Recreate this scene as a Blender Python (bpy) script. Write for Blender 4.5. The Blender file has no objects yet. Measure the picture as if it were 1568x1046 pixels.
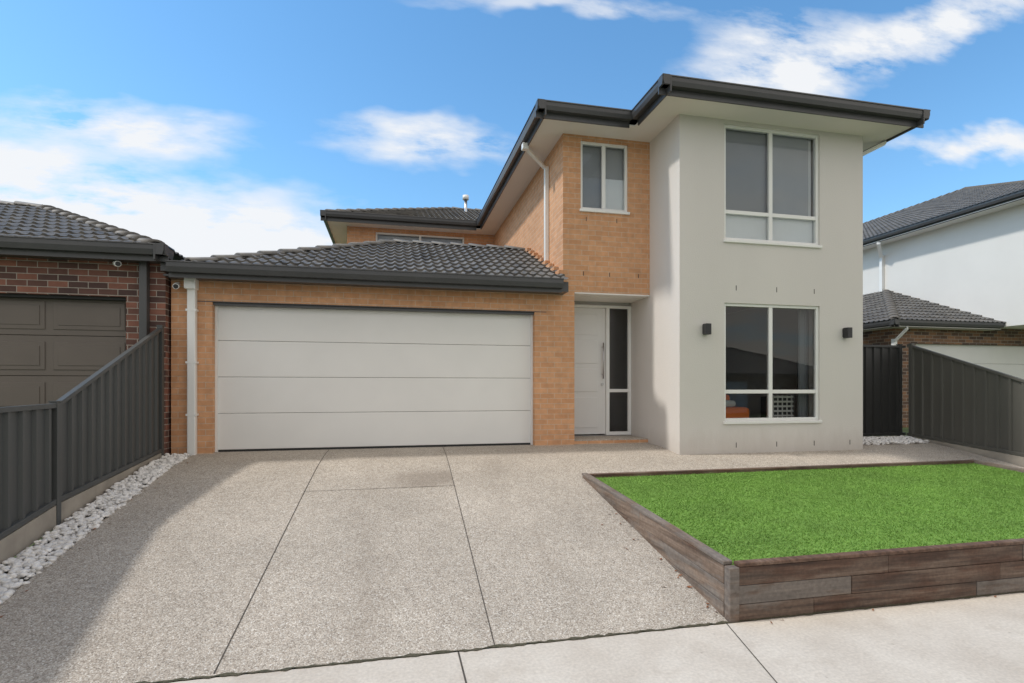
import bpy, bmesh, math, random
import numpy as np
from mathutils import Vector, Matrix
random.seed(3); np.random.seed(3)
D=bpy.data; C=bpy.context
scene=C.scene
scene.view_settings.view_transform='Standard'
scene.view_settings.look='None'
scene.view_settings.exposure=0

# ------------------------------------------------------------------ helpers
def link(o,parent=None):
    C.collection.objects.link(o)
    if parent: o.parent=parent
    return o
def group(name):
    return link(D.objects.new(name,None))
def mesh(name,verts,faces,mat=None,parent=None,smooth=False):
    m=D.meshes.new(name); m.from_pydata([tuple(v) for v in verts],[],faces); m.update()
    if mat: m.materials.append(mat)
    if smooth:
        for p in m.polygons: p.use_smooth=True
    return link(D.objects.new(name,m),parent)
def npmesh(name,V,F,mat,parent=None,smooth=False):
    m=D.meshes.new(name); n=F.shape[1]
    m.vertices.add(len(V)); m.vertices.foreach_set('co',V.astype(np.float32).ravel())
    m.loops.add(F.size); m.loops.foreach_set('vertex_index',F.astype(np.int32).ravel())
    m.polygons.add(len(F)); m.polygons.foreach_set('loop_start',np.arange(0,F.size,n,dtype=np.int32))
    m.polygons.foreach_set('loop_total',np.full(len(F),n,dtype=np.int32))
    if smooth: m.polygons.foreach_set('use_smooth',np.ones(len(F),dtype=bool))
    m.update(calc_edges=True); m.materials.append(mat)
    return link(D.objects.new(name,m),parent)
BF=[(0,3,2,1),(4,5,6,7),(0,1,5,4),(1,2,6,5),(2,3,7,6),(3,0,4,7)]
def box(name,x0,x1,y0,y1,z0,z1,mat,parent=None,bevel=0):
    v=[(x0,y0,z0),(x1,y0,z0),(x1,y1,z0),(x0,y1,z0),(x0,y0,z1),(x1,y0,z1),(x1,y1,z1),(x0,y1,z1)]
    o=mesh(name,v,BF,mat,parent)
    if bevel:
        b=o.modifiers.new('b','BEVEL'); b.width=bevel; b.segments=2
    return o
def beam(name,p,q,w,h,mat,parent=None,bevel=0,up=(0,0,1)):
    p=Vector(p);q=Vector(q);d=(q-p).normalized();u=Vector(up)
    s=d.cross(u).normalized(); u=s.cross(d).normalized() if abs(d.z)>.9 else Vector(up)
    v=[]
    for c in (p,q):
        for a,b in((-1,-1),(1,-1),(1,1),(-1,1)):
            v.append(c+s*w/2*a+u*h/2*b)
    o=mesh(name,v,[(0,1,2,3),(7,6,5,4),(0,4,5,1),(1,5,6,2),(2,6,7,3),(3,7,4,0)],mat,parent)
    if bevel:
        b=o.modifiers.new('b','BEVEL'); b.width=bevel; b.segments=2
    return o
def cyl(name,p,q,r,mat,parent=None,n=16,r2=None):
    p=Vector(p);q=Vector(q);d=(q-p).normalized();a=d.orthogonal().normalized();b=d.cross(a)
    r2=r if r2 is None else r2
    v=[p+(a*math.cos(t)+b*math.sin(t))*r for t in [2*math.pi*i/n for i in range(n)]]
    v+=[q+(a*math.cos(t)+b*math.sin(t))*r2 for t in [2*math.pi*i/n for i in range(n)]]
    f=[(i,(i+1)%n,n+(i+1)%n,n+i) for i in range(n)]+[tuple(range(n))[::-1],tuple(range(n,2*n))]
    o=mesh(name,v,f,mat,parent)
    for pl in o.data.polygons: pl.use_smooth=len(pl.vertices)==4
    return o
def wall(name,axis,c,t,a0,a1,z0,z1,openings,mat,parent):
    """axis 'x': wall runs along x, front face at y=c, back at y=c+t. axis 'y': along y, face at x=c, other x=c+t"""
    As=sorted(set([a0,a1]+[v for o in openings for v in o[:2]]))
    Zs=sorted(set([z0,z1]+[v for o in openings for v in o[2:]]))
    def solid(i,j):
        if i<0 or j<0 or i>=len(As)-1 or j>=len(Zs)-1: return False
        a=(As[i]+As[i+1])/2; z=(Zs[j]+Zs[j+1])/2
        return not any(o[0]<a<o[1] and o[2]<z<o[3] for o in openings)
    V=[];F=[]
    def P(a,k,z):
        return (a,c+k*t,z) if axis=='x' else (c+k*t,a,z)
    def q(*pts):
        n=len(V); V.extend(pts); F.append((n,n+1,n+2,n+3))
    for i in range(len(As)-1):
        for j in range(len(Zs)-1):
            if not solid(i,j): continue
            A0,A1,Z0,Z1=As[i],As[i+1],Zs[j],Zs[j+1]
            q(P(A0,0,Z0),P(A1,0,Z0),P(A1,0,Z1),P(A0,0,Z1))
            q(P(A1,1,Z0),P(A0,1,Z0),P(A0,1,Z1),P(A1,1,Z1))
            if not solid(i-1,j): q(P(A0,1,Z0),P(A0,0,Z0),P(A0,0,Z1),P(A0,1,Z1))
            if not solid(i+1,j): q(P(A1,0,Z0),P(A1,1,Z0),P(A1,1,Z1),P(A1,0,Z1))
            if not solid(i,j-1): q(P(A0,1,Z0),P(A1,1,Z0),P(A1,0,Z0),P(A0,0,Z0))
            if not solid(i,j+1): q(P(A0,0,Z1),P(A1,0,Z1),P(A1,1,Z1),P(A0,1,Z1))
    return mesh(name,V,F,mat,parent)

# ------------------------------------------------------------------ materials
class N:
    def __init__(s,tree): s.t=tree
    def n(s,typ,**kw):
        x=s.t.nodes.new(typ)
        for k,v in kw.items():
            if k.startswith('_'): setattr(x,k[1:],v)
        return x
    def l(s,a,b): s.t.links.new(a,b)
    def val(s,x,sock):
        if isinstance(x,(int,float)): sock.default_value=x
        elif isinstance(x,(tuple,list)): sock.default_value=x
        else: s.l(x,sock)
    def math(s,op,a,b=0,c=None,clamp=False):
        x=s.t.nodes.new('ShaderNodeMath'); x.operation=op; x.use_clamp=clamp
        s.val(a,x.inputs[0]); s.val(b,x.inputs[1])
        if c is not None: s.val(c,x.inputs[2])
        return x.outputs[0]
    def mix(s,f,a,b,mode='MIX'):
        x=s.t.nodes.new('ShaderNodeMix'); x.data_type='RGBA'; x.blend_type=mode
        s.val(f,x.inputs[0])
        for v,k in((a,6),(b,7)):
            if isinstance(v,(tuple,list)) and len(v)==3: v=(*v,1)
            s.val(v,x.inputs[k])
        return x.outputs[2]
    def ramp(s,f,stops,interp='LINEAR'):
        x=s.t.nodes.new('ShaderNodeValToRGB'); s.l(f,x.inputs[0]); r=x.color_ramp; r.interpolation=interp
        while len(r.elements)<len(stops): r.elements.new(.5)
        for e,(p,c) in zip(r.elements,stops):
            e.position=p; e.color=(c,c,c,1) if isinstance(c,(int,float)) else (*c,1)
        return x.outputs[0]
    def noise(s,vec,scale,detail=4,rough=.5):
        x=s.t.nodes.new('ShaderNodeTexNoise'); s.l(vec,x.inputs['Vector'])
        x.inputs['Scale'].default_value=scale; x.inputs['Detail'].default_value=detail; x.inputs['Roughness'].default_value=rough
        return x.outputs[0]
    def map(s,vec,scale=(1,1,1),loc=(0,0,0)):
        x=s.t.nodes.new('ShaderNodeMapping'); s.l(vec,x.inputs[0]); x.inputs['Scale'].default_value=scale; x.inputs['Location'].default_value=loc
        return x.outputs[0]
def newmat(name):
    m=D.materials.new(name); m.use_nodes=True; t=m.node_tree; b=t.nodes['Principled BSDF']; n=N(t)
    pos=n.n('ShaderNodeNewGeometry').outputs['Position']
    return m,n,b,pos
def bump(n,b,h,strength,dist=.01):
    x=n.n('ShaderNodeBump'); x.inputs['Strength'].default_value=strength; x.inputs['Distance'].default_value=dist
    n.l(h,x.inputs['Height']); n.l(x.outputs[0],b.inputs['Normal'])
def paint(name,col,rough=.5,var=.06,scale=1.5,bmp=0,bs=120,metal=0,streak=False,base=None):
    m,n,b,pos=newmat(name)
    v=n.map(pos,(1,1,.25)) if streak else pos
    f=n.noise(v,scale,3,.6)
    lo=tuple(c*(1-var) for c in col); hi=tuple(min(1,c*(1+var)) for c in col)
    c=n.ramp(f,[(.3,lo),(.7,hi)])
    if base:  # splash-back dirt near the ground
        p=n.n('ShaderNodeSeparateXYZ'); n.l(pos,p.inputs[0])
        h=n.math('ADD',p.outputs[2],n.math('MULTIPLY',n.noise(n.map(pos,(1,1,.3)),7,4,.7),-.35))
        c=n.mix(n.ramp(n.math('ADD',h,.3),[(.0,base),(.42,0.)]),c,(.30,.24,.18))
    n.l(c,b.inputs['Base Color'])
    b.inputs['Roughness'].default_value=rough; b.inputs['Metallic'].default_value=metal
    if bmp: bump(n,b,n.noise(pos,bs,2),bmp,.01)
    return m
def brick(name,c1,c2,mortar,dark=None,bias=0):
    m,n,b,pos=newmat(name)
    g=n.n('ShaderNodeNewGeometry'); s=n.n('ShaderNodeSeparateXYZ'); n.l(g.outputs['True Normal'],s.inputs[0])
    p=n.n('ShaderNodeSeparateXYZ'); n.l(pos,p.inputs[0])
    f=n.math('GREATER_THAN',n.math('ABSOLUTE',s.outputs[0]),.5)
    u=n.math('ADD',n.math('MULTIPLY',p.outputs[1],f),n.math('MULTIPLY',p.outputs[0],n.math('SUBTRACT',1,f)))
    cb=n.n('ShaderNodeCombineXYZ'); n.l(u,cb.inputs[0]); n.l(p.outputs[2],cb.inputs[1])
    bt=n.n('ShaderNodeTexBrick'); n.l(cb.outputs[0],bt.inputs['Vector'])
    bt.inputs['Scale'].default_value=1; bt.inputs['Brick Width'].default_value=.24; bt.inputs['Row Height'].default_value=.086
    bt.inputs['Mortar Size'].default_value=.0055; bt.inputs['Mortar Smooth'].default_value=.25; bt.inputs['Bias'].default_value=bias
    bt.inputs['Color1'].default_value=(*c1,1); bt.inputs['Color2'].default_value=(*c2,1); bt.inputs['Mortar'].default_value=(*mortar,1)
    nz=n.noise(pos,9,3,.65)
    col=n.mix(1,bt.outputs[0],n.ramp(nz,[(.3,.86),(.7,1.1)]),'MULTIPLY')
    col=n.mix(1,col,n.ramp(n.noise(pos,.8,2),[(.35,.92),(.65,1.05)]),'MULTIPLY')
    n.l(col,b.inputs['Base Color']); b.inputs['Roughness'].default_value=.85
    bump(n,b,n.math('MULTIPLY',bt.outputs[1],-1),.55,.008)
    return m
def tilemat(name,col):
    m,n,b,pos=newmat(name)
    uv=n.n('ShaderNodeUVMap').outputs[0]
    sn=n.n('ShaderNodeVectorMath'); sn.operation='SNAP'; n.l(uv,sn.inputs[0]); sn.inputs[1].default_value=(.3,.32,1)
    wn=n.n('ShaderNodeTexWhiteNoise'); n.l(sn.outputs[0],wn.inputs['Vector'])
    c=n.mix(1,(*col,1),n.ramp(wn.outputs[0],[(0,.72),(1,1.3)]),'MULTIPLY')
    c=n.mix(n.ramp(n.noise(pos,6,5,.7),[(.42,0.),(.72,.5)]),c,(.27,.24,.20))
    n.l(c,b.inputs['Base Color']); b.inputs['Roughness'].default_value=.6
    return m
def glassmat(name,tint,add=.05,rough=.0,mul=1.0):
    m=D.materials.new(name); m.use_nodes=True; t=m.node_tree; t.nodes.clear(); n=N(t)
    o=n.n('ShaderNodeOutputMaterial'); mx=n.n('ShaderNodeMixShader'); tr=n.n('ShaderNodeBsdfTransparent'); gl=n.n('ShaderNodeBsdfGlossy')
    tr.inputs[0].default_value=(*tint,1); gl.inputs['Roughness'].default_value=rough; gl.inputs['Color'].default_value=(.95,.97,1,1)
    fr=n.n('ShaderNodeFresnel'); fr.inputs[0].default_value=1.5
    pos=n.n('ShaderNodeNewGeometry').outputs['Position']
    bp=n.n('ShaderNodeBump'); bp.inputs['Strength'].default_value=.03; bp.inputs['Distance'].default_value=.02
    n.l(n.noise(pos,1.6,1),bp.inputs['Height']); n.l(bp.outputs[0],gl.inputs['Normal'])
    n.l(n.math('ADD',n.math('MULTIPLY',fr.outputs[0],mul),add,clamp=True),mx.inputs[0]); n.l(tr.outputs[0],mx.inputs[1]); n.l(gl.outputs[0],mx.inputs[2]); n.l(mx.outputs[0],o.inputs[0])
    return m
def woodmat(name,axis,c1,c2,c3):
    m,n,b,pos=newmat(name)
    sc={'x':(.7,12,14),'y':(12,.7,14)}[axis]
    f=n.noise(n.map(pos,sc),1.6,6,.65)
    rnd=n.n('ShaderNodeObjectInfo').outputs['Random']
    g=n.math('ADD',n.noise(n.map(pos,{'x':(1.6,1,6),'y':(1,1.6,6)}[axis]),1.2,4,.6),n.math('MULTIPLY',n.math('SUBTRACT',rnd,.5),.42))
    c=n.ramp(f,[(.3,c1),(.52,c2),(.75,c3)])
    c=n.mix(n.ramp(g,[(.30,.75),(.44,0.)]),c,n.mix(1,c,(.62,.42,.34),'MULTIPLY'))
    c=n.mix(n.ramp(g,[(.54,0.),(.68,.7)]),c,n.mix(f,(.12,.105,.095),(.27,.245,.22)))
    c=n.mix(1,c,n.ramp(n.noise(pos,30,3,.6),[(.3,.8),(.7,1.15)]),'MULTIPLY')
    n.l(c,b.inputs['Base Color']); b.inputs['Roughness'].default_value=.75; bump(n,b,f,.6,.006)
    return m

M_brick=brick('orange_brick',(.66,.355,.19),(.58,.295,.15),(.63,.47,.34))
M_dbrick=brick('red_brown_brick',(.30,.125,.085),(.08,.045,.04),(.42,.37,.32))
M_nbrick=brick('mixed_brick',(.30,.16,.09),(.09,.06,.05),(.38,.33,.28))
M_render=paint('cement_render',(.67,.64,.605),.85,.025,.9,.3,60,streak=True,base=.35)
M_white=paint('white_render',(.75,.735,.70),.8,.03,.8)
M_soffit=paint('soffit_paint',(.78,.74,.70),.7,.02)
M_frame=paint('white_aluminium',(.82,.82,.80),.35,.02)
M_gdoor=paint('garage_door_steel',(.80,.79,.765),.45,.025,1.2,.15,70)
M_door=paint('door_paint',(.76,.755,.74),.4,.02)
M_char=paint('charcoal_gutter',(.062,.062,.064),.35,.1,2)
M_tile=tilemat('concrete_roof_tile',(.10,.096,.092))
M_bdoor=paint('brown_garage_door',(.155,.13,.112),.6,.06,1.5)
M_fence=paint('grey_steel_fence',(.070,.074,.074),.42,.12,1.2,streak=True)
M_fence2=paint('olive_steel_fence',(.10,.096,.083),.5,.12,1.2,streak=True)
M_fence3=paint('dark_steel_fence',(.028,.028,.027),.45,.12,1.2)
M_black=paint('black_metal',(.02,.02,.022),.4,.05)
M_steel=paint('brushed_steel',(.55,.55,.56),.3,.04,metal=1)
M_rubber=paint('rubber_seal',(.03,.03,.03),.8,.1)
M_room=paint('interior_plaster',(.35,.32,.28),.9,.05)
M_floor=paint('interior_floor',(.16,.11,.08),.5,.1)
M_blind=paint('grey_roller_blind',(.36,.37,.39),.9,.04)
M_blind1=paint('mid_roller_blind',(.46,.47,.49),.9,.04)
M_blind2=paint('pale_roller_blind',(.88,.89,.89),.9,.03)
M_orange=paint('orange_fabric',(.9,.22,.04),.8,.1)
M_basket=paint('pale_slats',(.6,.58,.54),.6,.1)
M_glass=glassmat('window_glass',(.93,.95,.95),.0,0,.8)
M_glassl=glassmat('living_room_glass',(.92,.94,.93),.01,0,.9)
M_frost=glassmat('frosted_sidelight_glass',(.5,.52,.51),.03,.15)
M_wx=woodmat('timber_sleeper_x','x',(.05,.035,.028),(.135,.09,.066),(.26,.195,.15))
M_wy=woodmat('timber_sleeper_y','y',(.07,.05,.038),(.18,.125,.092),(.32,.245,.19))
M_peb=paint('white_pebble',(.74,.72,.70),.8,.26,14)
M_plinth=paint('concrete_plinth',(.36,.32,.27),.9,.2,3)
M_leaf=paint('dry_leaf',(.22,.09,.04),.8,.4,9)

def aggregate():
    m,n,b,pos=newmat('exposed_aggregate')
    v=n.n('ShaderNodeTexVoronoi'); n.l(pos,v.inputs['Vector']); v.inputs['Scale'].default_value=120
    sp=n.n('ShaderNodeSeparateColor'); n.l(v.outputs['Color'],sp.inputs[0])
    c=n.ramp(sp.outputs[0],[(0,(.25,.21,.17)),(.15,(.35,.30,.25)),(.45,(.46,.40,.335)),(.75,(.53,.47,.40)),(.92,(.62,.57,.50)),(1,(.74,.70,.64))])
    c=n.mix(1,c,n.ramp(v.outputs['Distance'],[(.3,1.0),(.8,.80)]),'MULTIPLY')
    c=n.mix(1,c,n.ramp(n.noise(pos,.9,4,.6),[(.3,.86),(.7,1.07)]),'MULTIPLY')
    c=n.mix(1,c,n.ramp(n.noise(pos,14,5,.75),[(.3,.86),(.7,1.1)]),'MULTIPLY')
    p=n.n('ShaderNodeSeparateXYZ'); n.l(pos,p.inputs[0])
    nz=n.math('MULTIPLY',n.math('SUBTRACT',n.noise(pos,2.5,3),.5),.9)
    dx=n.math('MULTIPLY',n.math('SUBTRACT',p.outputs[0],.5),1.25); dy=n.math('MULTIPLY',n.math('SUBTRACT',p.outputs[1],6.95),2.0)
    r=n.math('ADD',n.math('SQRT',n.math('ADD',n.math('MULTIPLY',dx,dx),n.math('MULTIPLY',dy,dy))),nz)
    st=n.math('MULTIPLY',n.ramp(r,[(.3,1.),(1.0,0.)]),.5)
    ins=n.math('MULTIPLY',n.math('LESS_THAN',p.outputs[0],.755),n.math('GREATER_THAN',p.outputs[1],6.66))
    st=n.math('MULTIPLY',st,n.math('ADD',n.math('MULTIPLY',ins,.85),.15))
    c=n.mix(st,c,(.17,.135,.105))
    for tx in(-.2,1.35):
        d=n.math('ABSOLUTE',n.math('SUBTRACT',p.outputs[0],tx))
        f=n.math('MULTIPLY',n.ramp(d,[(.05,1.),(.32,0.)]),n.ramp(n.noise(n.map(pos,(2,.5,1)),1.5,3),[(.4,0.),(.65,.2)]))
        c=n.mix(f,c,(.2,.16,.125))
    n.l(c,b.inputs['Base Color']); b.inputs['Roughness'].default_value=.85
    bump(n,b,n.math('MULTIPLY',v.outputs['Distance'],-1),.45,.005)
    return m
M_agg=aggregate()
def concrete():
    m,n,b,pos=newmat('footpath_concrete')
    c=n.ramp(n.noise(pos,1.3,5,.65),[(.3,(.50,.445,.385)),(.7,(.63,.58,.515))])
    c=n.mix(1,c,n.ramp(n.noise(pos,45,3,.6),[(.3,.86),(.7,1.08)]),'MULTIPLY')
    v=n.n('ShaderNodeTexVoronoi'); n.l(pos,v.inputs['Vector']); v.inputs['Scale'].default_value=5; 
    c=n.mix(n.ramp(v.outputs['Distance'],[(0.03,.5),(.06,0.)]),c,(.25,.21,.17))
    c=n.mix(n.ramp(n.noise(pos,3.5,5,.7),[(.55,0.),(.75,.35)]),c,(.36,.30,.24))
    n.l(c,b.inputs['Base Color']); b.inputs['Roughness'].default_value=.85; bump(n,b,n.noise(n.map(pos,(1,5,1)),60,3),.3,.004)
    return m
M_conc=concrete()
def grassm(name,c1,c2,c3):
    m,n,b,pos=newmat(name)
    c=n.ramp(n.noise(pos,60,3,.7),[(.3,c1),(.5,c2),(.72,c3)])
    c=n.mix(1,c,n.ramp(n.noise(pos,1.6,4,.6),[(.3,.84),(.7,1.1)]),'MULTIPLY')
    n.l(c,b.inputs['Base Color']); b.inputs['Roughness'].default_value=.8
    return m
M_turf=grassm('synthetic_turf',(.115,.235,.036),(.165,.31,.05),(.25,.39,.09))
M_grass=grassm('verge_grass',(.04,.07,.02),(.07,.11,.03),(.12,.14,.05))
M_asph=paint('asphalt',(.055,.055,.056),.9,.12,3)
M_joint=paint('dark_joint',(.07,.06,.05),.95,.3,20)  # mottled dark brown for slab joints and pebble bed
M_moss=grassm('joint_moss',(.03,.035,.015),(.07,.062,.035),(.12,.10,.07))

# ------------------------------------------------------------------ roof pieces
def tile_face(name,pts,parent,seg=6,per=.15,mat=None,amp=.015,lip=.034,course=.32):
    pts=[Vector(p) for p in pts]; p0=pts[0]; e=(pts[1]-p0).normalized()
    nrm=(pts[1]-p0).cross(pts[2]-p0).normalized(); up=nrm.cross(e)
    L=[((p-p0).dot(e),(p-p0).dot(up)) for p in pts]
    s0=min(a for a,_ in L)-.01; s1=max(a for a,_ in L)+.01; t1=max(b for _,b in L)
    S=np.arange(s0,s1+per/seg,per/seg); nc=int(math.ceil((t1+.05)/course))
    ph=(S%per)/per
    w=amp*np.cos(2*math.pi*ph)+amp*.35*np.cos(4*math.pi*ph)
    rows=[]
    for i in range(nc):
        rows.append((-.05+i*course,lip+.012)); rows.append((-.05+(i+1)*course,.012))
    V=np.zeros((len(rows),len(S),3))
    for i,(t,h) in enumerate(rows):
        V[i,:,0]=S; V[i,:,1]=t; V[i,:,2]=w+h
    bm=bmesh.new(); vs=[bm.verts.new(v) for v in V.reshape(-1,3)]; ns=len(S)
    for i in range(len(rows)-1):
        for j in range(ns-1):
            a=i*ns+j; f=bm.faces.new((vs[a],vs[a+1],vs[a+1+ns],vs[a+ns])); f.smooth=(i%2==0)
    for k in range(1,len(L)):
        a=L[k]; b=L[(k+1)%len(L)]; dx=b[0]-a[0]; dy=b[1]-a[1]
        if dx*dx+dy*dy<1e-8: continue
        bmesh.ops.bisect_plane(bm,geom=bm.verts[:]+bm.edges[:]+bm.faces[:],plane_co=(a[0],a[1],0),plane_no=(dy,-dx,0),clear_outer=True)
    uvl=bm.loops.layers.uv.new('UVMap')
    for f in bm.faces:
        c=f.calc_center_median()
        for l in f.loops: l[uvl].uv=(c.x+.0001,c.y+.05)
    for ed in bm.edges:
        if len(ed.link_faces)==2 and ed.link_faces[0].smooth!=ed.link_faces[1].smooth: ed.smooth=False
    for v in bm.verts:
        v.co=p0+e*v.co.x+up*v.co.y+nrm*v.co.z
    m=D.meshes.new(name); bm.to_mesh(m); bm.free(); m.materials.append(mat or M_tile)
    return link(D.objects.new(name,m),parent)
def caps(name,p,q,parent,r=.12,mat=None):
    p=Vector(p);q=Vector(q);L=(q-p).length; n=max(1,round(L/.36)); d=(q-p).normalized()
    s=d.cross(Vector((0,0,1))).normalized(); u=s.cross(d)
    V=[];F=[];K=8
    for i in range(n):
        a=p+d*(L*i/n-.02); b=p+d*(L*(i+1)/n+.03)
        base=len(V)
        for c,rr,o in((a,r,.045),(a,r*.8,.03),(b,r*.86,.02)):
            for k in range(K+1):
                t=math.pi*k/K
                V.append(c+s*math.cos(t)*rr*1.05+u*(math.sin(t)*rr*.62+o-.03))
        for k in range(K):
            F.append((base+k,base+k+1,base+2*(K+1)+k+1,base+2*(K+1)+k))
            F.append((base+k+1,base+k,base+(K+1)+k,base+(K+1)+k+1))
    return mesh(name,V,F,mat or M_tile,parent,True)
def hip_roof(parent,x0,x1,y0,y1,z,pitch=.414,seg=5,faces='FLRB',capr=.12):
    w=x1-x0; d=y1-y0
    if w>=d:
        t=d/2; A=(x0+t,y0+t,z+t*pitch); B=(x1-t,y0+t,z+t*pitch)
        F=[(x0,y0,z),(x1,y0,z),B,A]; Rr=[(x1,y0,z),(x1,y1,z),B]; Bk=[(x1,y1,z),(x0,y1,z),A,B]; Lf=[(x0,y1,z),(x0,y0,z),A]
        hips=[((x0,y0,z),A),((x1,y0,z),B),((x1,y1,z),B),((x0,y1,z),A)]
    else:
        t=w/2; A=(x0+t,y0+t,z+t*pitch); B=(x0+t,y1-t,z+t*pitch)
        F=[(x0,y0,z),(x1,y0,z),A]; Rr=[(x1,y0,z),(x1,y1,z),B,A]; Bk=[(x1,y1,z),(x0,y1,z),B]; Lf=[(x0,y1,z),(x0,y0,z),A,B]
        hips=[((x0,y0,z),A),((x1,y0,z),A),((x1,y1,z),B),((x0,y1,z),B)]
    for k,pl in(('F',F),('R',Rr),('B',Bk),('L',Lf)):
        if k in faces: tile_face('roof_tiles',pl,parent,seg=seg)
        else:
            mesh('roof_plane',pl,[tuple(range(len(pl)))],M_tile,parent)
    for p,q in hips: caps('hip_caps',Vector(p)+(Vector(q)-Vector(p)).normalized()*.12,q,parent,capr)
    if (Vector(A)-Vector(B)).length>.2: caps('ridge_caps',A,B,parent,capr)
def gutter(parent,p,q,outward,ztop,mat=None,h=.14,fh=.21):
    """fascia board with a quad gutter in front; p,q = outer edge line (x,y)"""
    mat=mat or M_char
    o=Vector((*outward,0)); p=Vector((*p,0)); q=Vector((*q,0))
    d=(q-p).normalized()
    prof=[(-.005,0),(-.0,-.018),(-.012,-.022),(-.012,-.08),(-.03,-h),(-.115,-h),(-.115,-.0)]
    V=[];F=[];n=len(prof)
    for c in(p,q):
        for a,b in prof: V.append(c+o*a+Vector((0,0,ztop+b)))
    for i in range(n): F.append((i,(i+1)%n,n+(i+1)%n,n+i))
    F+= [tuple(range(n))[::-1],tuple(range(n,2*n))]
    mesh('gutter',V,F,mat,parent)
    a=p-o*.128; b=q-o*.128
    beam('fascia',a+Vector((0,0,ztop-fh/2-.012)),b+Vector((0,0,ztop-fh/2-.012)),.022,fh,mat,parent)

# ------------------------------------------------------------------ window
def window(parent,x0,x1,z0,z1,y,mull=(),trans=(),glass=None,fw=.045,sill=True,blind=None,name='window'):
    g=glass or M_glass; yf=y+.03; yb=y+.10
    box(name+'_jamb',x0,x0+fw,yf,yb,z0,z1,M_frame,parent,.004)
    box(name+'_jamb',x1-fw,x1,yf,yb,z0,z1,M_frame,parent,.004)
    box(name+'_head',x0+fw,x1-fw,yf+.002,yb,z1-fw,z1,M_frame,parent,.004)
    box(name+'_sill_rail',x0+fw,x1-fw,yf+.002,yb,z0,z0+fw,M_frame,parent,.004)
    for m in mull: box(name+'_mullion',m-.032,m+.032,yf+.006,yb-.004,z0+fw,z1-fw,M_frame,parent,.004)
    for t in trans:
        xs=[x0+fw]+[v for m in mull for v in(m-.032,m+.032)]+[x1-fw]
        for i in range(0,len(xs),2):
            box(name+'_transom',xs[i],xs[i+1],yf+.01,yb-.006,t-.03,t+.03,M_frame,parent,.004)
    a,b,c,d=x0+fw*.5,x1-fw*.5,z0+fw*.5,z1-fw*.5
    mesh(name+'_glass',[(a,yf+.035,c),(b,yf+.035,c),(b,yf+.035,d),(a,yf+.035,d)],[(0,1,2,3)],g,parent)
    if sill: box(name+'_sill',x0-.02,x1+.02,y-.035,yf+.03,z0-.045,z0-.001,M_frame,parent,.006)

# ================================================================== HOUSE
H=group('two_storey_house')
SZ=5.2; GT=5.4
YW=8.65; YB=7.65
wall('garage_front_wall','x',YW,.24,-3.09,2.99,-.15,2.56,[(-2.55,2.30,-.15,2.2)],M_brick,H)
wall('upper_brick_wall','x',YW,.24,2.79,4.36,2.56,SZ,[(3.10,3.96,3.96,5.12)],M_brick,H)
wall('upper_side_wall','y',2.79,.24,YW+.24,14.85,2.56,SZ,[],M_brick,H)
wall('garage_side_wall','y',-3.09,.2,YW+.24,14.0,-.15,2.56,[],M_brick,H)
wall('garage_back_wall','x',13.9,.1,-2.89,2.99,-.15,2.9,[],M_brick,H)
wall('porch_side_wall','y',2.75,.24,YW+.24,12,-.15,2.555,[],M_brick,H)
wall('rear_wing_wall','x',14.85,.24,-1.15,2.79,2.4,SZ,[(-.42,1.95,4.2,5.1)],M_brick,H)
wall('rear_wing_side_wall','y',-1.15,.2,15.09,21,2.4,SZ,[],M_brick,H)
wall('rear_body_wall','x',21,.2,-1.15,7.76,-.1,SZ,[],M_brick,H)
wall('render_front_wall','x',YB,.24,4.36,7.76,-.25,SZ,[(5.14,6.91,.42,2.30),(5.14,6.91,3.30,5.14)],M_render,H)
wall('render_left_wall','y',4.36,.2,YB+.24,11.5,-.25,SZ,[],M_render,H)
wall('render_right_wall','y',7.56,.2,YB+.24,21,-.25,SZ,[],M_render,H)
# interior
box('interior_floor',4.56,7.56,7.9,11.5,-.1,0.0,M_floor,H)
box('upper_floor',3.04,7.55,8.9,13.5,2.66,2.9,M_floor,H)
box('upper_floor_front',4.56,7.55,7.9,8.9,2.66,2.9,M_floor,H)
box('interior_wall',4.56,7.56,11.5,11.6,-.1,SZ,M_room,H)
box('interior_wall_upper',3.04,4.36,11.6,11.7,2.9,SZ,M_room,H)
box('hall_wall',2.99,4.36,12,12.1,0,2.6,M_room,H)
box('armchair_seat',5.40,5.98,8.15,8.7,.0,.62,M_orange,H,.06)
box('armchair_back',5.40,5.98,8.7,8.85,.0,.84,M_orange,H,.06)
box('armchair_cushion',5.45,5.75,8.2,8.6,.621,.74,M_basket,H,.05)
for i in range(5):
    box('storage_basket_slat',6.34,6.74,8.05,8.07,.46+.08*i,.49+.08*i,M_basket,H)
for i in range(5):
    box('storage_basket_upright',6.35+.09*i,6.37+.09*i,8.071,8.08,.4,.83,M_basket,H)
box('storage_basket',6.35,6.73,8.09,8.4,.0,.80,M_rubber,H,.02)
def curtain(x0,x1,y,z0,z1,mat,name='curtain'):
    n=60; V=[];F=[]
    for i in range(n+1):
        x=x0+(x1-x0)*i/n; yy=y+.03*math.sin(i*.9)+.01*math.sin(i*2.3)
        V+=[(x,yy,z0),(x,yy,z1)]
    for i in range(n): F.append((2*i,2*i+2,2*i+3,2*i+1))
    mesh(name,V,F,mat,H,True)
curtain(5.16,5.34,7.98,.1,2.5,M_blind,'curtain')
curtain(6.78,6.95,7.98,.1,2.5,M_blind,'curtain')
window(H,5.14,6.91,.42,2.30,YB,[6.01],[.89],glass=M_glassl)
window(H,5.14,6.91,3.30,5.14,YB,[6.01],[3.76])
box('roller_blind',5.19,6.0,YB+.13,YB+.133,3.80,5.14,M_blind,H)
box('roller_blind',6.04,6.80,YB+.13,YB+.133,3.80,5.14,M_blind1,H)
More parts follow.
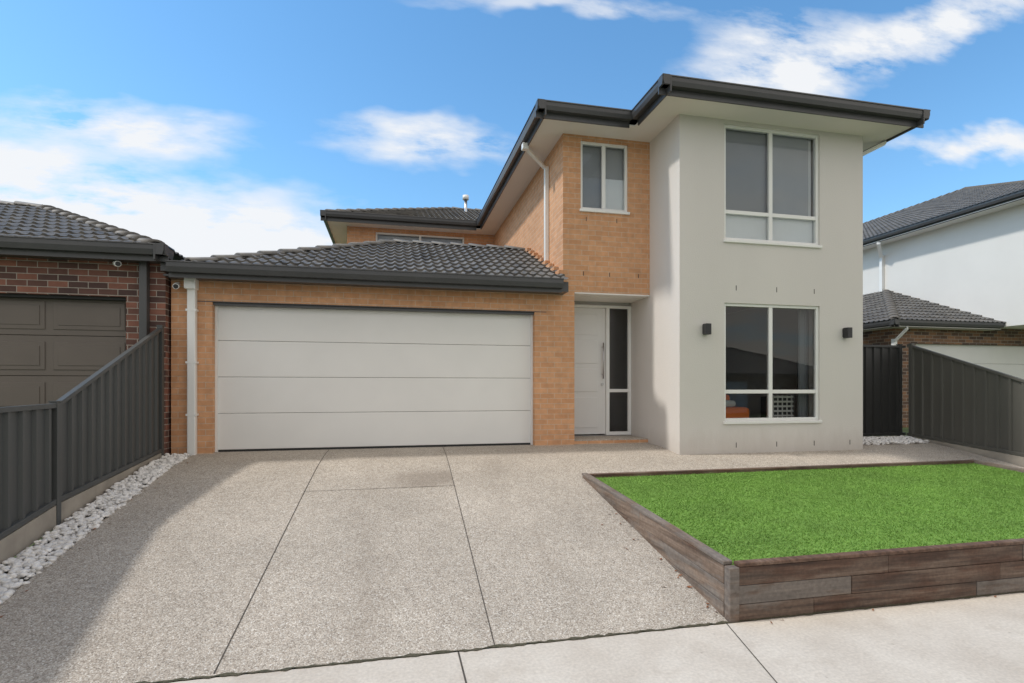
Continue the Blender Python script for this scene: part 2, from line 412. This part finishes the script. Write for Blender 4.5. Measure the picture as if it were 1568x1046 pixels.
box('blind_liner',6.70,6.87,YB+.15,YB+.153,3.3,5.14,M_blind2,H)
box('lower_blind',5.17,6.88,YB+.115,YB+.118,3.3,3.78,M_blind2,H)
window(H,3.10,3.96,3.96,5.12,YW,[3.53],[])
box('roller_blind',3.13,3.53,YW+.13,YW+.133,3.98,5.1,M_blind,H)
box('roller_blind_pale',3.54,3.93,YW+.12,YW+.123,3.97,4.55,M_blind2,H)
box('roller_blind',3.54,3.93,YW+.14,YW+.143,4.5,5.1,M_blind1,H)
window(H,-.42,1.95,4.2,5.1,14.85,[.75],[],sill=False)
box('roller_blind',-.38,1.9,15.02,15.025,4.2,5.1,M_blind1,H)
for x in(5.35,6.09,6.80): box('weep_hole',x-.006,x+.006,YB-.002,YB+.01,2.50,2.58,M_rubber,H)
for x in(5.35,6.09,6.80,7.5): box('weep_hole',x-.006,x+.006,YB-.002,YB+.01,.0,.08,M_rubber,H)
for x in(3.15,3.62,4.15): box('weep_hole',x-.006,x+.006,YW-.002,YW+.01,2.84,2.91,M_rubber,H)
for x in(3.2,3.75): box('weep_hole',x-.006,x+.006,YW-.002,YW+.01,3.76,3.83,M_rubber,H)
for x in(4.79,7.39):
    box('wall_light_plate',x-.04,x+.04,YB-.02,YB-.001,1.80,1.94,M_black,H,.003)
    box('wall_light_body',x-.045,x+.045,YB-.12,YB-.021,1.78,1.95,M_black,H,.004)
box('porch_soffit',2.995,4.355,YW+.245,9.38,2.53,2.56,M_soffit,H)
box('porch_lintel',2.995,4.355,YW+.002,YW+.24,2.535,2.559,M_soffit,H)
wall('door_wall','x',9.44,.15,2.99,4.36,.0,2.6,[(3.0,4.35,.08,2.46)],M_render,H)
DY=9.40
box('door_frame_head',2.99,4.358,DY-.02,DY+.08,2.42,2.47,M_frame,H,.004)
box('door_jamb',2.992,3.04,DY-.018,DY+.08,.08,2.42,M_frame,H,.004)
box('door_jamb_mid',3.86,3.925,DY-.018,DY+.08,.08,2.42,M_frame,H,.004)
box('door_jamb_end',4.30,4.356,DY-.018,DY+.08,.08,2.42,M_frame,H,.004)
box('front_door_leaf',3.042,3.858,DY+.015,DY+.055,.10,2.418,M_door,H,.004)
for z0,z1 in((.22,.78),(.88,1.30),(1.40,1.82),(1.92,2.3)):
    box('door_panel',3.16,3.70,DY+.003,DY+.0145,z0,z1,M_door,H,.005)
cyl('door_pull_handle',(3.79,DY-.05,1.12),(3.79,DY-.05,1.78),.014,M_steel,H)
for z in(1.2,1.7): cyl('handle_standoff',(3.79,DY-.05,z),(3.79,DY+.015,z),.009,M_steel,H)
cyl('door_lock',(3.79,DY-.01,1.02),(3.79,DY+.016,1.02),.025,M_steel,H)
box('sidelight_transom',3.925,4.30,DY-.01,DY+.07,.87,.93,M_frame,H,.004)
box('sidelight_base',3.925,4.30,DY-.01,DY+.07,.08,.14,M_frame,H,.004)
box('sidelight_glass',3.92,4.305,DY+.03,DY+.034,.12,2.43,M_frost,H)
box('door_sill',2.992,4.356,DY-.05,DY+.06,.072,.079,M_steel,H)
box('porch_slab',2.992,4.358,8.72,9.44,-.1,.07,M_agg,H,.006)
box('porch_step_riser',2.993,4.357,8.705,8.719,-.1,.05,M_brick,H)
# garage door
GY=8.80
for i in range(4):
    z0=.03+i*.5425
    box('garage_door_panel',-2.57,2.32,GY,GY+.04,z0,z0+.5375,M_gdoor,H,.006)
box('garage_door_core',-2.57,2.32,GY+.03,GY+.06,.02,2.22,M_rubber,H)
box('garage_door_seal',-2.55,2.30,GY-.002,GY+.03,-.03,.028,M_rubber,H)
box('garage_head_trim',-2.549,2.299,YW+.03,YW+.15,2.165,2.199,M_char,H)
box('garage_jamb_trim',-2.549,-2.515,YW+.11,YW+.149,0,2.165,M_frame,H)
box('garage_jamb_trim',2.265,2.299,YW+.11,YW+.149,0,2.165,M_frame,H)
box('lintel',-2.75,2.5,YW-.003,YW+.1,2.2,2.212,M_char,H)
# garage roof
GZ=2.655; GX0=-2.80; GYE=8.27; T=2.85; P=.420
tile_face('garage_roof_tiles',[(GX0,GYE,GZ),(2.775,GYE,GZ),(2.775,GYE+T,GZ+T*P),(GX0+T,GYE+T,GZ+T*P)],H,seg=6)
tile_face('garage_roof_tiles_side',[(GX0,GYE+2*T,GZ),(GX0,GYE,GZ),(GX0+T,GYE+T,GZ+T*P)],H,seg=4)
tile_face('garage_roof_tiles_back',[(2.775,GYE+2*T,GZ),(GX0,GYE+2*T,GZ),(GX0+T,GYE+T,GZ+T*P),(2.775,GYE+T,GZ+T*P)],H,seg=4)
caps('garage_hip_caps',(GX0+.06,GYE+.06,GZ+.03),(GX0+T,GYE+T,GZ+T*P+.01),H,.11)
caps('garage_ridge_caps',(GX0+T,GYE+T,GZ+T*P),(2.7,GYE+T,GZ+T*P),H,.11)
for i in range(9):
    y=GYE+.45+i*.27; z=GZ+(y-GYE)*P
    box('step_flashing',2.70,2.788,y-.1,y+.14,z+.0,z+.075,M_brick,H,.01)
gutter(H,(-3.0,GYE-.07),(2.66,GYE-.07),(0,-1),2.69,h=.15,fh=.20)
box('garage_soffit',-3.09,2.66,GYE+.1,YW-.001,2.505,2.53,M_char,H)
box('gutter_end_cap',2.655,2.785,GYE+.08,YW-.002,2.5,2.66,M_char,H)
box('boundary_fascia',-3.12,-2.93,GYE+.09,13.9,2.57,2.70,M_char,H)
box('downpipe',-2.855,-2.745,YW-.10,YW-.003,-.12,2.42,M_frame,H,.012)
box('rain_head',-2.875,-2.725,YW-.16,YW-.002,2.36,2.51,M_frame,H,.01)
for z in(.55,1.3,2.05): box('downpipe_strap',-2.87,-2.73,YW-.105,YW-.001,z,z+.03,M_frame,H)
# upper eaves
box('soffit',3.86,8.27,7.14,8.17,SZ,SZ+.02,M_soffit,H)
box('soffit',2.31,8.27,8.17,21.5,SZ,SZ+.02,M_soffit,H)
box('soffit',-1.63,2.31,14.37,21.5,SZ,SZ+.02,M_soffit,H)
gutter(H,(3.74,7.02),(8.42,7.02),(0,-1),GT,fh=.22)
gutter(H,(3.74,7.02),(3.74,8.07),(-1,0),GT,fh=.22)
gutter(H,(2.19,8.05),(3.76,8.05),(0,-1),GT,fh=.22)
gutter(H,(2.19,8.05),(2.19,14.27),(-1,0),GT,fh=.22)
gutter(H,(-1.75,14.25),(2.21,14.25),(0,-1),GT,fh=.22)
gutter(H,(-1.75,14.25),(-1.75,21.6),(-1,0),GT,fh=.22)
gutter(H,(8.42,7.02),(8.42,21.6),(1,0),GT,fh=.22)
RZ=GT-.075
hip_roof(H,2.27,8.34,8.13,21.6,RZ,seg=4,faces='FL')
hip_roof(H,3.82,8.31,7.10,15.0,RZ,seg=4,faces='FL')
hip_roof(H,-1.67,8.28,14.33,21.6,RZ+.03,seg=4,faces='FL')
# side downpipe of the upper storey
beam('downpipe_elbow',(2.28,9.2,5.15),(2.72,9.5,4.95),.07,.05,M_frame,H,.01)
box('downpipe_side',2.71,2.786,9.46,9.54,3.25,4.97,M_frame,H,.01)
box('downpipe_shoe',2.22,2.33,9.15,9.26,5.11,5.22,M_frame,H,.01)
beam('downpipe_elbow_right',(8.28,7.7,5.16),(7.83,7.95,4.93),.085,.06,M_frame,H,.01)
box('downpipe_right',7.762,7.85,7.9,8.0,.0,4.95,M_frame,H,.01)
cyl('roof_flue',(2.3,17.2,6.2),(2.3,17.2,6.95),.05,M_steel,H); cyl('flue_cowl',(2.3,17.2,6.95),(2.3,17.2,7.08),.1,M_frame,H)
def seccam(parent,x,y,z,dx):
    box('camera_bracket',x-.03,x+.03,y-.02,y+.05,z,z+.06,M_frame,parent,.01)
    cyl('camera_body',(x,y-.03,z+.01),(x+dx,y-.20,z-.03),.04,M_frame,parent)
    cyl('camera_lens',(x+dx,y-.20,z-.03),(x+dx*1.05,y-.207,z-.031),.032,M_black,parent)
SC=group('security_camera'); seccam(SC,-3.0,8.62,2.40,.05)

# ================================================================== LEFT NEIGHBOUR
L=group('neighbour_brick_house')
wall('front_wall','x',8.55,.24,-12,-3.125,-.2,2.78,[(-8.6,-3.62,-.2,2.22)],M_dbrick,L)
wall('side_wall','y',-3.365,.24,8.79,15,-.2,2.78,[],M_dbrick,L)
for i in range(4):
    z0=.0+i*.56
    box('garage_door_section',-8.62,-3.60,8.72,8.76,z0,z0+.554,M_bdoor,L,.005)
    for j in range(5):
        x0=-8.5+j*.98
        box('panel_frame',x0,x0+.88,8.708,8.7195,z0+.08,z0+.47,M_bdoor,L,.006)
        box('panel_field',x0+.06,x0+.82,8.70,8.7075,z0+.14,z0+.41,M_bdoor,L,.004)
box('garage_door_core',-8.7,-3.5,8.8,8.84,-.2,2.4,M_rubber,L)
box('door_head_trim',-8.6,-3.62,8.6,8.7,2.18,2.219,M_rubber,L)
box('downpipe',-3.42,-3.32,8.44,8.547,-.1,2.72,M_char,L,.01)
box('soffit_board',-12,-3.02,8.3,8.549,2.70,2.72,M_char,L)
gutter(L,(-12,8.15),(-2.99,8.15),(0,-1),2.9,h=.15,fh=.21)
gutter(L,(-2.99,8.15),(-2.99,8.5),(1,0),2.9,h=.15,fh=.21)
hip_roof(L,-12.5,-3.07,8.22,14.2,2.86,seg=6,faces='FR',pitch=.43)
SC2=group('security_camera'); seccam(SC2,-3.72,8.52,2.66,.1)

# ================================================================== RIGHT NEIGHBOUR
R=group('neighbour_two_storey_house')
wall('upper_side_wall','y',15.6,.2,10.05,26,2.62,5.6,[],M_white,R)
wall('upper_front_wall','x',10.05,.2,15.8,29,2.62,5.6,[(18,20,3.6,5.2)],M_white,R)
box('upper_base',15.6,29,10.05,11.75,2.55,2.62,M_white,R)
window(R,18,20,3.6,5.2,10.05,[19],[])
box('upper_soffit',15.1,30,9.5,26,5.6,5.62,M_soffit,R)
gutter(R,(15.0,9.4),(15.0,26),(-1,0),5.8,fh=.2)
gutter(R,(15.0,9.4),(30,9.4),(0,-1),5.8,fh=.2)
hip_roof(R,15.06,33.4,9.46,46,5.75,seg=3,faces='FL')
beam('upper_downpipe_elbow',(15.1,14.3,5.55),(15.52,14.6,5.2),.1,.07,M_frame,R)
box('upper_downpipe',15.5,15.597,14.55,14.65,3.6,5.25,M_frame,R)
wall('garage_front_wall','x',11.45,.24,12.6,22,-.1,2.548,[(13.25,18.2,-.1,2.1)],M_nbrick,R)
wall('garage_side_wall','y',12.6,.24,11.69,20,-.1,2.548,[],M_nbrick,R)
box('garage_door_core',13.0,18.4,11.70,11.74,-.1,2.45,M_rubber,R)
for i in range(4): box('garage_door_panel',13.25,18.2,11.55,11.6,i*.535,i*.535+.53,M_gdoor,R,.005)
box('garage_soffit',12.2,15.59,11.1,11.449,2.48,2.5,M_soffit,R)
box('garage_soffit_side',12.2,12.599,11.449,20,2.48,2.5,M_soffit,R)
gutter(R,(12.1,11.0),(15.59,11.0),(0,-1),2.66,fh=.18)
gutter(R,(12.1,11.0),(12.1,19),(-1,0),2.66,fh=.18)
tile_face('garage_roof_front',[(12.15,11.05,2.63),(15.6,11.05,2.63),(15.6,11.05+3.45,2.63+3.45*P)],R,seg=5)
tile_face('garage_roof_fronttop',[(12.15,18.93,2.63),(12.15,11.05,2.63),(12.15+3.45,11.05+3.45,2.63+3.45*P),(15.6,15.48,2.63+3.45*P)],R,seg=5)
caps('garage_hip_caps',(12.2,11.1,2.65),(15.6,14.5,2.63+3.45*P),R)
beam('downpipe_elbow',(12.6,11.1,2.45),(12.5,11.35,2.15),.09,.07,M_frame,R)
box('downpipe',12.47,12.56,11.35,11.44,0,2.2,M_frame,R)

# ================================================================== GROUND
def gz(y):
    pts=[(-400,-.95),(-10.2,-.95),(-2.0,-.86),(3.6,-.80),(6.77,-.235),(7.65,-.09),(8.3,-.02),(8.8,0),(400,0)]
    for (a,b),(c,d) in zip(pts,pts[1:]):
        if a<=y<=c: return b+(d-b)*(y-a)/(c-a)
    return 0
def sheet(name,x0,x1,ys,off,mat,parent=None,nx=1):
    V=[];F=[]
    for y in ys:
        for i in range(nx+1): V.append((x0+(x1-x0)*i/nx,y,gz(y)+off))
    for j in range(len(ys)-1):
        for i in range(nx):
            a=j*(nx+1)+i; F.append((a,a+1,a+nx+2,a+nx+1))
    return mesh(name,V,F,mat,parent)
sheet('ground',-400,400,[-400,-60,-10.2,-2.0,3.6,6.77,7.65,8.3,8.8,30,400],-.07,M_grass)
DW=group('driveway')
YS=[3.6,4.4,5.2,6.0,6.77,7.65,8.3,8.85]
sheet('aggregate_slab',-2.78,9.58,YS,0,M_agg,DW)
def strip(name,p,q,w,off,mat,parent,wob=0,n=40):
    V=[];F=[]
    p=Vector(p);q=Vector(q);d=(q-p).normalized();s=Vector((-d.y,d.x))
    for i in range(n+1):
        c=p+(q-p)*i/n; o=random.uniform(-wob,wob); ww=w*(1+random.uniform(-.6,.8) if wob else 1)
        for k in(-1,1):
            v=c+s*(k*ww/2+o); V.append((v.x,v.y,gz(v.y)+off))
    for i in range(n): F.append((2*i,2*i+1,2*i+3,2*i+2))
    return mesh(name,V,F,mat,parent)
strip('control_joint',(-.94,8.75),(-1.06,3.62),.007,.004,M_joint,DW)
strip('control_joint',(.80,8.75),(.68,3.62),.007,.004,M_joint,DW)
strip('control_joint',(-1.0,6.66),(.75,6.66),.007,.006,M_joint,DW)
FP=group('footpath')
box('concrete_slab',-60,60,1.9,3.585,-.92,-.80,M_conc,FP)
for x in [.43-1.95*i for i in range(1,14)]+[.43]+[6.4+1.95*i for i in range(12)]:
    box('slab_joint',x-.005,x+.005,1.9,3.58,-.81,-.797,M_joint,FP)
V=[(2.10,2.3,-.797),(2.108,2.3,-.797),(2.428,3.58,-.797),(2.42,3.58,-.797)]
mesh('slab_joint_skew',V,[(0,1,2,3)],M_joint,FP)
strip('edge_joint',(-3.1,3.592),(9.6,3.592),.022,.006,M_moss,FP,.009,320)
box('nature_strip',-60,60,-1.6,1.9,-.95,-.815,M_grass)
K=group('kerb'); box('kerb_stone',-120,120,-1.85,-1.6,-1.0,-.83,M_conc,K,.03); box('channel',-120,120,-2.15,-1.85,-1.0,-.95,M_conc,K)
box('road',-200,200,-9.8,-2.15,-1.05,-.945,M_asph)
K2=group('kerb'); box('kerb_stone',-120,120,-10.05,-9.8,-1.0,-.83,M_conc,K2,.03)
box('footpath_opposite',-60,60,-14,-12.4,-1.0,-.85,M_conc,FP)

# ------------------------------------------------------------------ lawn
LX0,LX1,LY0,LY1=2.46,8.95,3.63,6.77
def lz(y): return -.41+(y-LY0)/(LY1-LY0)*.19
LW=group('lawn')
def build_lawn():
    x0,x1,y0,y1=LX0+.06,LX1-.05,LY0+.06,LY1-.05
    mesh('turf_base',[(x0,y0,lz(y0)-.012),(x1,y0,lz(y0)-.012),(x1,y1,lz(y1)-.012),(x0,y1,lz(y1)-.012)],[(0,1,2,3)],M_turf,LW)
    n=150000
    x=np.random.uniform(x0,x1,n); y=np.random.uniform(y0,y1,n); z=lz(y)-.014
    a=np.random.uniform(0,2*math.pi,n); w=np.random.uniform(.003,.006,n); h=np.random.uniform(.012,.024,n)
    # pile leans in brushed swathes
    sw=.008*np.sin(x*2.1+np.sin(y*1.7)*2); lx=np.random.normal(0,.012,n)+sw; ly=np.random.normal(0,.012,n)-sw
    V=np.zeros((n,3,3)); V[:,0]=np.stack([x-np.cos(a)*w,y-np.sin(a)*w,z],1); V[:,1]=np.stack([x+np.cos(a)*w,y+np.sin(a)*w,z],1)
    V[:,2]=np.stack([x+lx,y+ly,z+h],1)
    npmesh('turf_blades',V.reshape(-1,3),np.arange(3*n).reshape(-1,3),M_turf,LW)
build_lawn()
# ------------------------------------------------------------------ timber edging
TW=group('timber_retaining_wall')
zt=-.395
for row,(a,b) in enumerate(((zt-.14,zt-.002),(zt-.283,zt-.143),(zt-.43,zt-.286))):
    xs=[2.54,3.9-.35*row,5.3-.25*row,7.1,8.95]
    for i in range(4):
        box('front_sleeper',xs[i]+.002,xs[i+1]-.002,3.60+.004*((i+row)%2),3.665,a,b,M_wx,TW,.006)
box('corner_post',2.455,2.538,3.585,3.66,-.88,zt+.002,M_wx,TW,.008)
box('front_cap',2.54,8.95,3.595,3.67,zt,zt+.03,M_wy,TW,.008)
def slbox(name,x0,x1,y0,y1,t0,t1,b0,b1,mat,bev=.006):
    v=[(x0,y0,b0),(x1,y0,b0),(x1,y1,b1),(x0,y1,b1),(x0,y0,t0),(x1,y0,t0),(x1,y1,t1),(x0,y1,t1)]
    o=mesh(name,v,BF,mat,TW); m=o.modifiers.new('b','BEVEL'); m.width=bev; m.segments=2
sl=.19/(LY1-LY0)
def zz(y): return zt+(y-LY0)*sl
for k in range(3):
    ys=[3.664,5.1+.3*(k%2),6.80]
    for i in range(2):
        a,b=ys[i]+.002,ys[i+1]-.002
        slbox('side_sleeper',2.455+.003*((i+k)%2),2.525,a,b,zz(a)-.143*k-.002,zz(b)-.143*k-.002,zz(a)-.143*k-.143,zz(b)-.143*k-.143,M_wy)
slbox('side_cap',2.45,2.53,3.662,6.80,zz(3.66)+.03,zz(6.8)+.03,zz(3.66),zz(6.8),M_wy)
slbox('back_sleeper',2.533,8.95,6.72,6.79,zz(6.75)+.02,zz(6.79)+.02,-.5,-.5,M_wx)
slbox('right_sleeper',8.90,8.97,3.60,6.79,zz(3.6)+.025,zz(6.79)+.025,-.9,-.6,M_wy)

# ------------------------------------------------------------------ pebbles
def pebbles(name,x0,x1,y0,y1,n,zoff=0,size=(.018,.038)):
    bm=bmesh.new(); bmesh.ops.create_icosphere(bm,subdivisions=2,radius=1)
    bv=np.array([v.co[:] for v in bm.verts]); bf=np.array([[v.index for v in f.verts] for f in bm.faces]); bm.free()
    Vs=[];Fs=[];k=0
    for i in range(n):
        s=random.uniform(*size)
        sc=np.array([s*random.uniform(.8,1.4),s*random.uniform(.7,1.1),s*random.uniform(.5,.8)])
        v=bv*(1+.16*np.sin(bv@np.random.normal(0,2.2,(3,3)))).mean(axis=1,keepdims=True)
        v=v*sc; 
        Rm=np.array(Matrix.Rotation(random.uniform(0,6.28),3,'Z')@Matrix.Rotation(random.uniform(-.5,.5),3,'X'))
        v=v@Rm.T
        x=random.uniform(x0,x1); y=random.uniform(y0,y1)
        v+=np.array([x,y,gz(y)+zoff+random.uniform(-.015,.03)])
        Vs.append(v);Fs.append(bf+k);k+=len(bv)
    return npmesh(name,np.concatenate(Vs),np.concatenate(Fs),M_peb,None,False)
pebbles('white_pebbles',-3.09,-2.77,2.9,8.5,2600,.0,(.015,.034))
pebbles('white_pebbles',7.95,9.5,7.95,8.42,900,.02,(.018,.034))
sheet('pebble_bed',-3.12,-2.781,[3.0,3.6,5.2,6.77,7.65,8.3,8.64],-.012,M_joint)
# fallen leaves blown against the timber and gravel edges
Vl=[];Fl=[]
for i in range(42):
    if i<22: x=random.uniform(1.9,2.44); y=random.uniform(3.7,5.6); x=2.44-(2.44-x)**2
    elif i<30: x=random.uniform(2.5,6); y=3.585-random.uniform(0,.1)**1
    else: x=-2.76+random.uniform(0,.25)**1.5; y=random.uniform(4,8.3)
    a=random.uniform(0,6.28); s=random.uniform(.012,.026); z=(gz(y) if y>3.6 else -.80)+.007
    c,d=math.cos(a),math.sin(a); k=len(Vl)
    for u,v,h in((-1,0,0),(-.2,.42,.005),(1,0,.008),(-.1,-.42,.0)):
        Vl.append((x+s*(u*c-v*d),y+s*(u*d+v*c),z+h))
    Fl.append((k,k+3,k+2,k+1))
mesh('fallen_leaves',Vl,Fl,M_leaf)

# ------------------------------------------------------------------ fences
def interp(pts,a):
    for (p,u),(q,v) in zip(pts,pts[1:]):
        if p<=a<=q: return u+(v-u)*(a-p)/(q-p)
    return pts[-1][1] if a>pts[-1][0] else pts[0][1]
def fence(name,axis,c,a0,a1,top,bot,mat,side,posts,rail=True):
    G=group(name)
    prof=[(0,0),(.105,0),(.118,.028),(.152,.028),(.165,0)]; per=.165+.02
    V=[];F=[];a=a0;lst=[]
    while a<a1:
        for o,d in prof: 
            if a+o<=a1: lst.append((a+o,d))
        a+=per
    for aa,d in lst:
        x=(c+side*d)
        for z in(interp(bot,aa),interp(top,aa)):
            V.append((x,aa,z) if axis=='y' else (aa,x,z))
    for i in range(len(lst)-1): F.append((2*i,2*i+2,2*i+3,2*i+1))
    mesh('corrugated_panel',V,F,mat,G)
    def P(aa,z,o=0): return (c+side*.012+o,aa,z) if axis=='y' else (aa,c+side*.012+o,z)
    br=sorted(set([a0,a1]+[p for p,_ in top if a0<p<a1]+[p for p,_ in bot if a0<p<a1]))
    for p,q in zip(br,br[1:]):
        beam('top_rail',P(p,interp(top,p)),P(q,interp(top,q)),.055,.045,mat,G,.004)
        beam('bottom_rail',P(p,interp(bot,p)+.03),P(q,interp(bot,q)+.03),.055,.05,mat,G,.004)
        beam('plinth',P(p,interp(bot,p)-.11),P(q,interp(bot,q)-.11),.05,.21,M_plinth,G)
    for p in posts:
        x,y,_=P(p,0); b=interp(bot,p)-.25; t=interp(top,p)+.035
        box('post',x-.034,x+.034,y-.034,y+.034,b,t,mat,G,.004)
        box('post_cap',x-.038,x+.038,y-.038,y+.038,t,t+.012,mat,G)
    return G
fence('metal_fence','y',-3.16,3.0,8.5,[(3.0,.73),(6.02,.78),(8.5,1.80)],[(3.0,-.62),(4.5,-.42),(6.02,-.16),(8.5,.06)],M_fence,1,[3.6,6.02,8.44])
fence('metal_fence','y',9.66,2.9,8.5,[(2.9,.75),(5.9,.82),(8.45,1.76)],[(2.9,-.62),(4.5,-.42),(6.1,-.16),(8.5,.04)],M_fence2,-1,[3.5,5.9,8.42])
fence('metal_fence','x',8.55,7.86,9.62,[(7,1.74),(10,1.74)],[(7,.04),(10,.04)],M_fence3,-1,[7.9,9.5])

# ------------------------------------------------------------------ houses across the street (seen in reflections only)
for x0 in(-14,3.5,20):
    O=group('brick_house')
    wall('front_wall','x',-20.2,.2,x0,x0+13,-.9,1.9,[(x0+1,x0+5.8,-.9,1.4),(x0+8,x0+10.4,-.1,1.4)],M_nbrick,O)
    box('body',x0,x0+13,-30,-20.21,-.9,1.9,M_nbrick,O)
    box('garage_door',x0+1,x0+5.8,-20.19,-20.1,-.9,1.4,M_gdoor,O)
    for a,b in(((x0-.5,-19.6),(x0+13.5,-19.6)),): gutter(O,a,b,(0,1),2.05)
    hip_roof(O,x0-.5,x0+13.5,-30.5,-19.6,2.0,seg=2,faces='')

# ================================================================== LIGHT
el=math.radians(52); sd=Vector((-1,.09,0)).normalized()
sun_dir=Vector((sd.x*math.cos(el),sd.y*math.cos(el),math.sin(el)))
sl_=D.lights.new('sun','SUN'); sl_.energy=2.5; sl_.angle=math.radians(3.5); sl_.color=(1,.95,.88)
so=link(D.objects.new('sun',sl_)); so.rotation_euler=(-sun_dir).to_track_quat('-Z','Y').to_euler(); so.location=(-20,5,30)

w=D.worlds.new('World'); scene.world=w; w.use_nodes=True; t=w.node_tree; n=N(t); bg=t.nodes['Background']
sky=n.n('ShaderNodeTexSky'); sky.sky_type='NISHITA'; sky.sun_disc=False; sky.sun_elevation=el
sky.sun_rotation=math.atan2(sun_dir.x,sun_dir.y)%(2*math.pi); sky.air_density=1; sky.dust_density=.6; sky.ozone_density=1.5
tc=n.n('ShaderNodeTexCoord').outputs['Generated']
sp=n.n('ShaderNodeSeparateXYZ'); n.l(tc,sp.inputs[0]); X,Y,Z=sp.outputs
yy=n.math('MAXIMUM',Y,.02); kx=n.math('DIVIDE',X,yy); ke=n.math('DIVIDE',Z,yy)
cb=n.n('ShaderNodeCombineXYZ'); n.l(kx,cb.inputs[0]); n.l(ke,cb.inputs[1])
warp=n.noise(n.map(cb.outputs[0],(3,6,1)),1.5,3,.6)
wv=n.math('MULTIPLY',n.math('SUBTRACT',warp,.5),.12)
kew=n.math('ADD',ke,wv)
def blob(cx,cy,sx,sy,amp,slope=0):
    dx=n.math('SUBTRACT',kx,cx); dy=n.math('SUBTRACT',kew,cy)
    dy=n.math('SUBTRACT',dy,n.math('MULTIPLY',dx,slope))
    a=n.math('DIVIDE',dx,sx); b=n.math('DIVIDE',dy,sy)
    r=n.math('ADD',n.math('MULTIPLY',a,a),n.math('MULTIPLY',b,b))
    return n.math('MULTIPLY',n.math('EXPONENT',n.math('MULTIPLY',r,-1)),amp)
bl=[(-.40,.26,.36,.075,2.3,-.08),(-.43,.425,.15,.036,1.25,0),(.08,.45,.15,.04,1.15,0),(.77,.68,.16,.10,1.1,.3),(1.16,.80,.35,.055,1.15,.45),(1.35,.57,.24,.035,1.0,.1),(.33,.74,.25,.025,.6,.1),(-.6,.36,.14,.02,.8,0)]
acc=None
for b in bl:
    v=blob(*b); acc=v if acc is None else n.math('ADD',acc,v)
fine=n.noise(n.map(cb.outputs[0],(2.2,6.5,1),(3,1,0)),2.2,7,.6)
m1=n.math('MULTIPLY',acc,n.ramp(fine,[(.30,.06),(.64,1.1)]),clamp=True)
m1=n.ramp(m1,[(.10,0.),(.42,.55),(.85,.97)])
front=n.math('GREATER_THAN',Y,.05)
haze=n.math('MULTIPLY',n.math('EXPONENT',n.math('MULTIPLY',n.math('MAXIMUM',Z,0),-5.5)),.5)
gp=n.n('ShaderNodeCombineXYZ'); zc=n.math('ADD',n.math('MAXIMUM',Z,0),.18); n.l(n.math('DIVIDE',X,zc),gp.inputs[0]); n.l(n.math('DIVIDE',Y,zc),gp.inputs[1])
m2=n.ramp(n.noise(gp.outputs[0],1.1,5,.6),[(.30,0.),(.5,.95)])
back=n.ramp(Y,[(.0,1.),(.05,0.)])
m2=n.math('MULTIPLY',m2,back)  # dense cloud added in the unseen sky behind camera to light the facade
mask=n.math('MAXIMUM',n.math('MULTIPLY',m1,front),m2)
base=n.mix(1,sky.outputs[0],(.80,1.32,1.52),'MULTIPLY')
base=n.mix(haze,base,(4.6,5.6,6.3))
col=n.mix(mask,base,n.mix(back,(6.1,6.2,6.35),(7.5,6.9,6.15)))  # unseen rear clouds tinted warm to offset blue sky light on the facade
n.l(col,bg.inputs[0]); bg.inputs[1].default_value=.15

# ================================================================== CAMERA
cd=D.cameras.new('camera'); cam=link(D.objects.new('camera',cd)); scene.camera=cam
cam.location=(0,0,.95); cam.rotation_euler=(math.radians(90),0,-math.radians(12.5))
cd.sensor_width=36; cd.lens=19.06; cd.shift_y=.0453; cd.clip_start=.05; cd.clip_end=2000
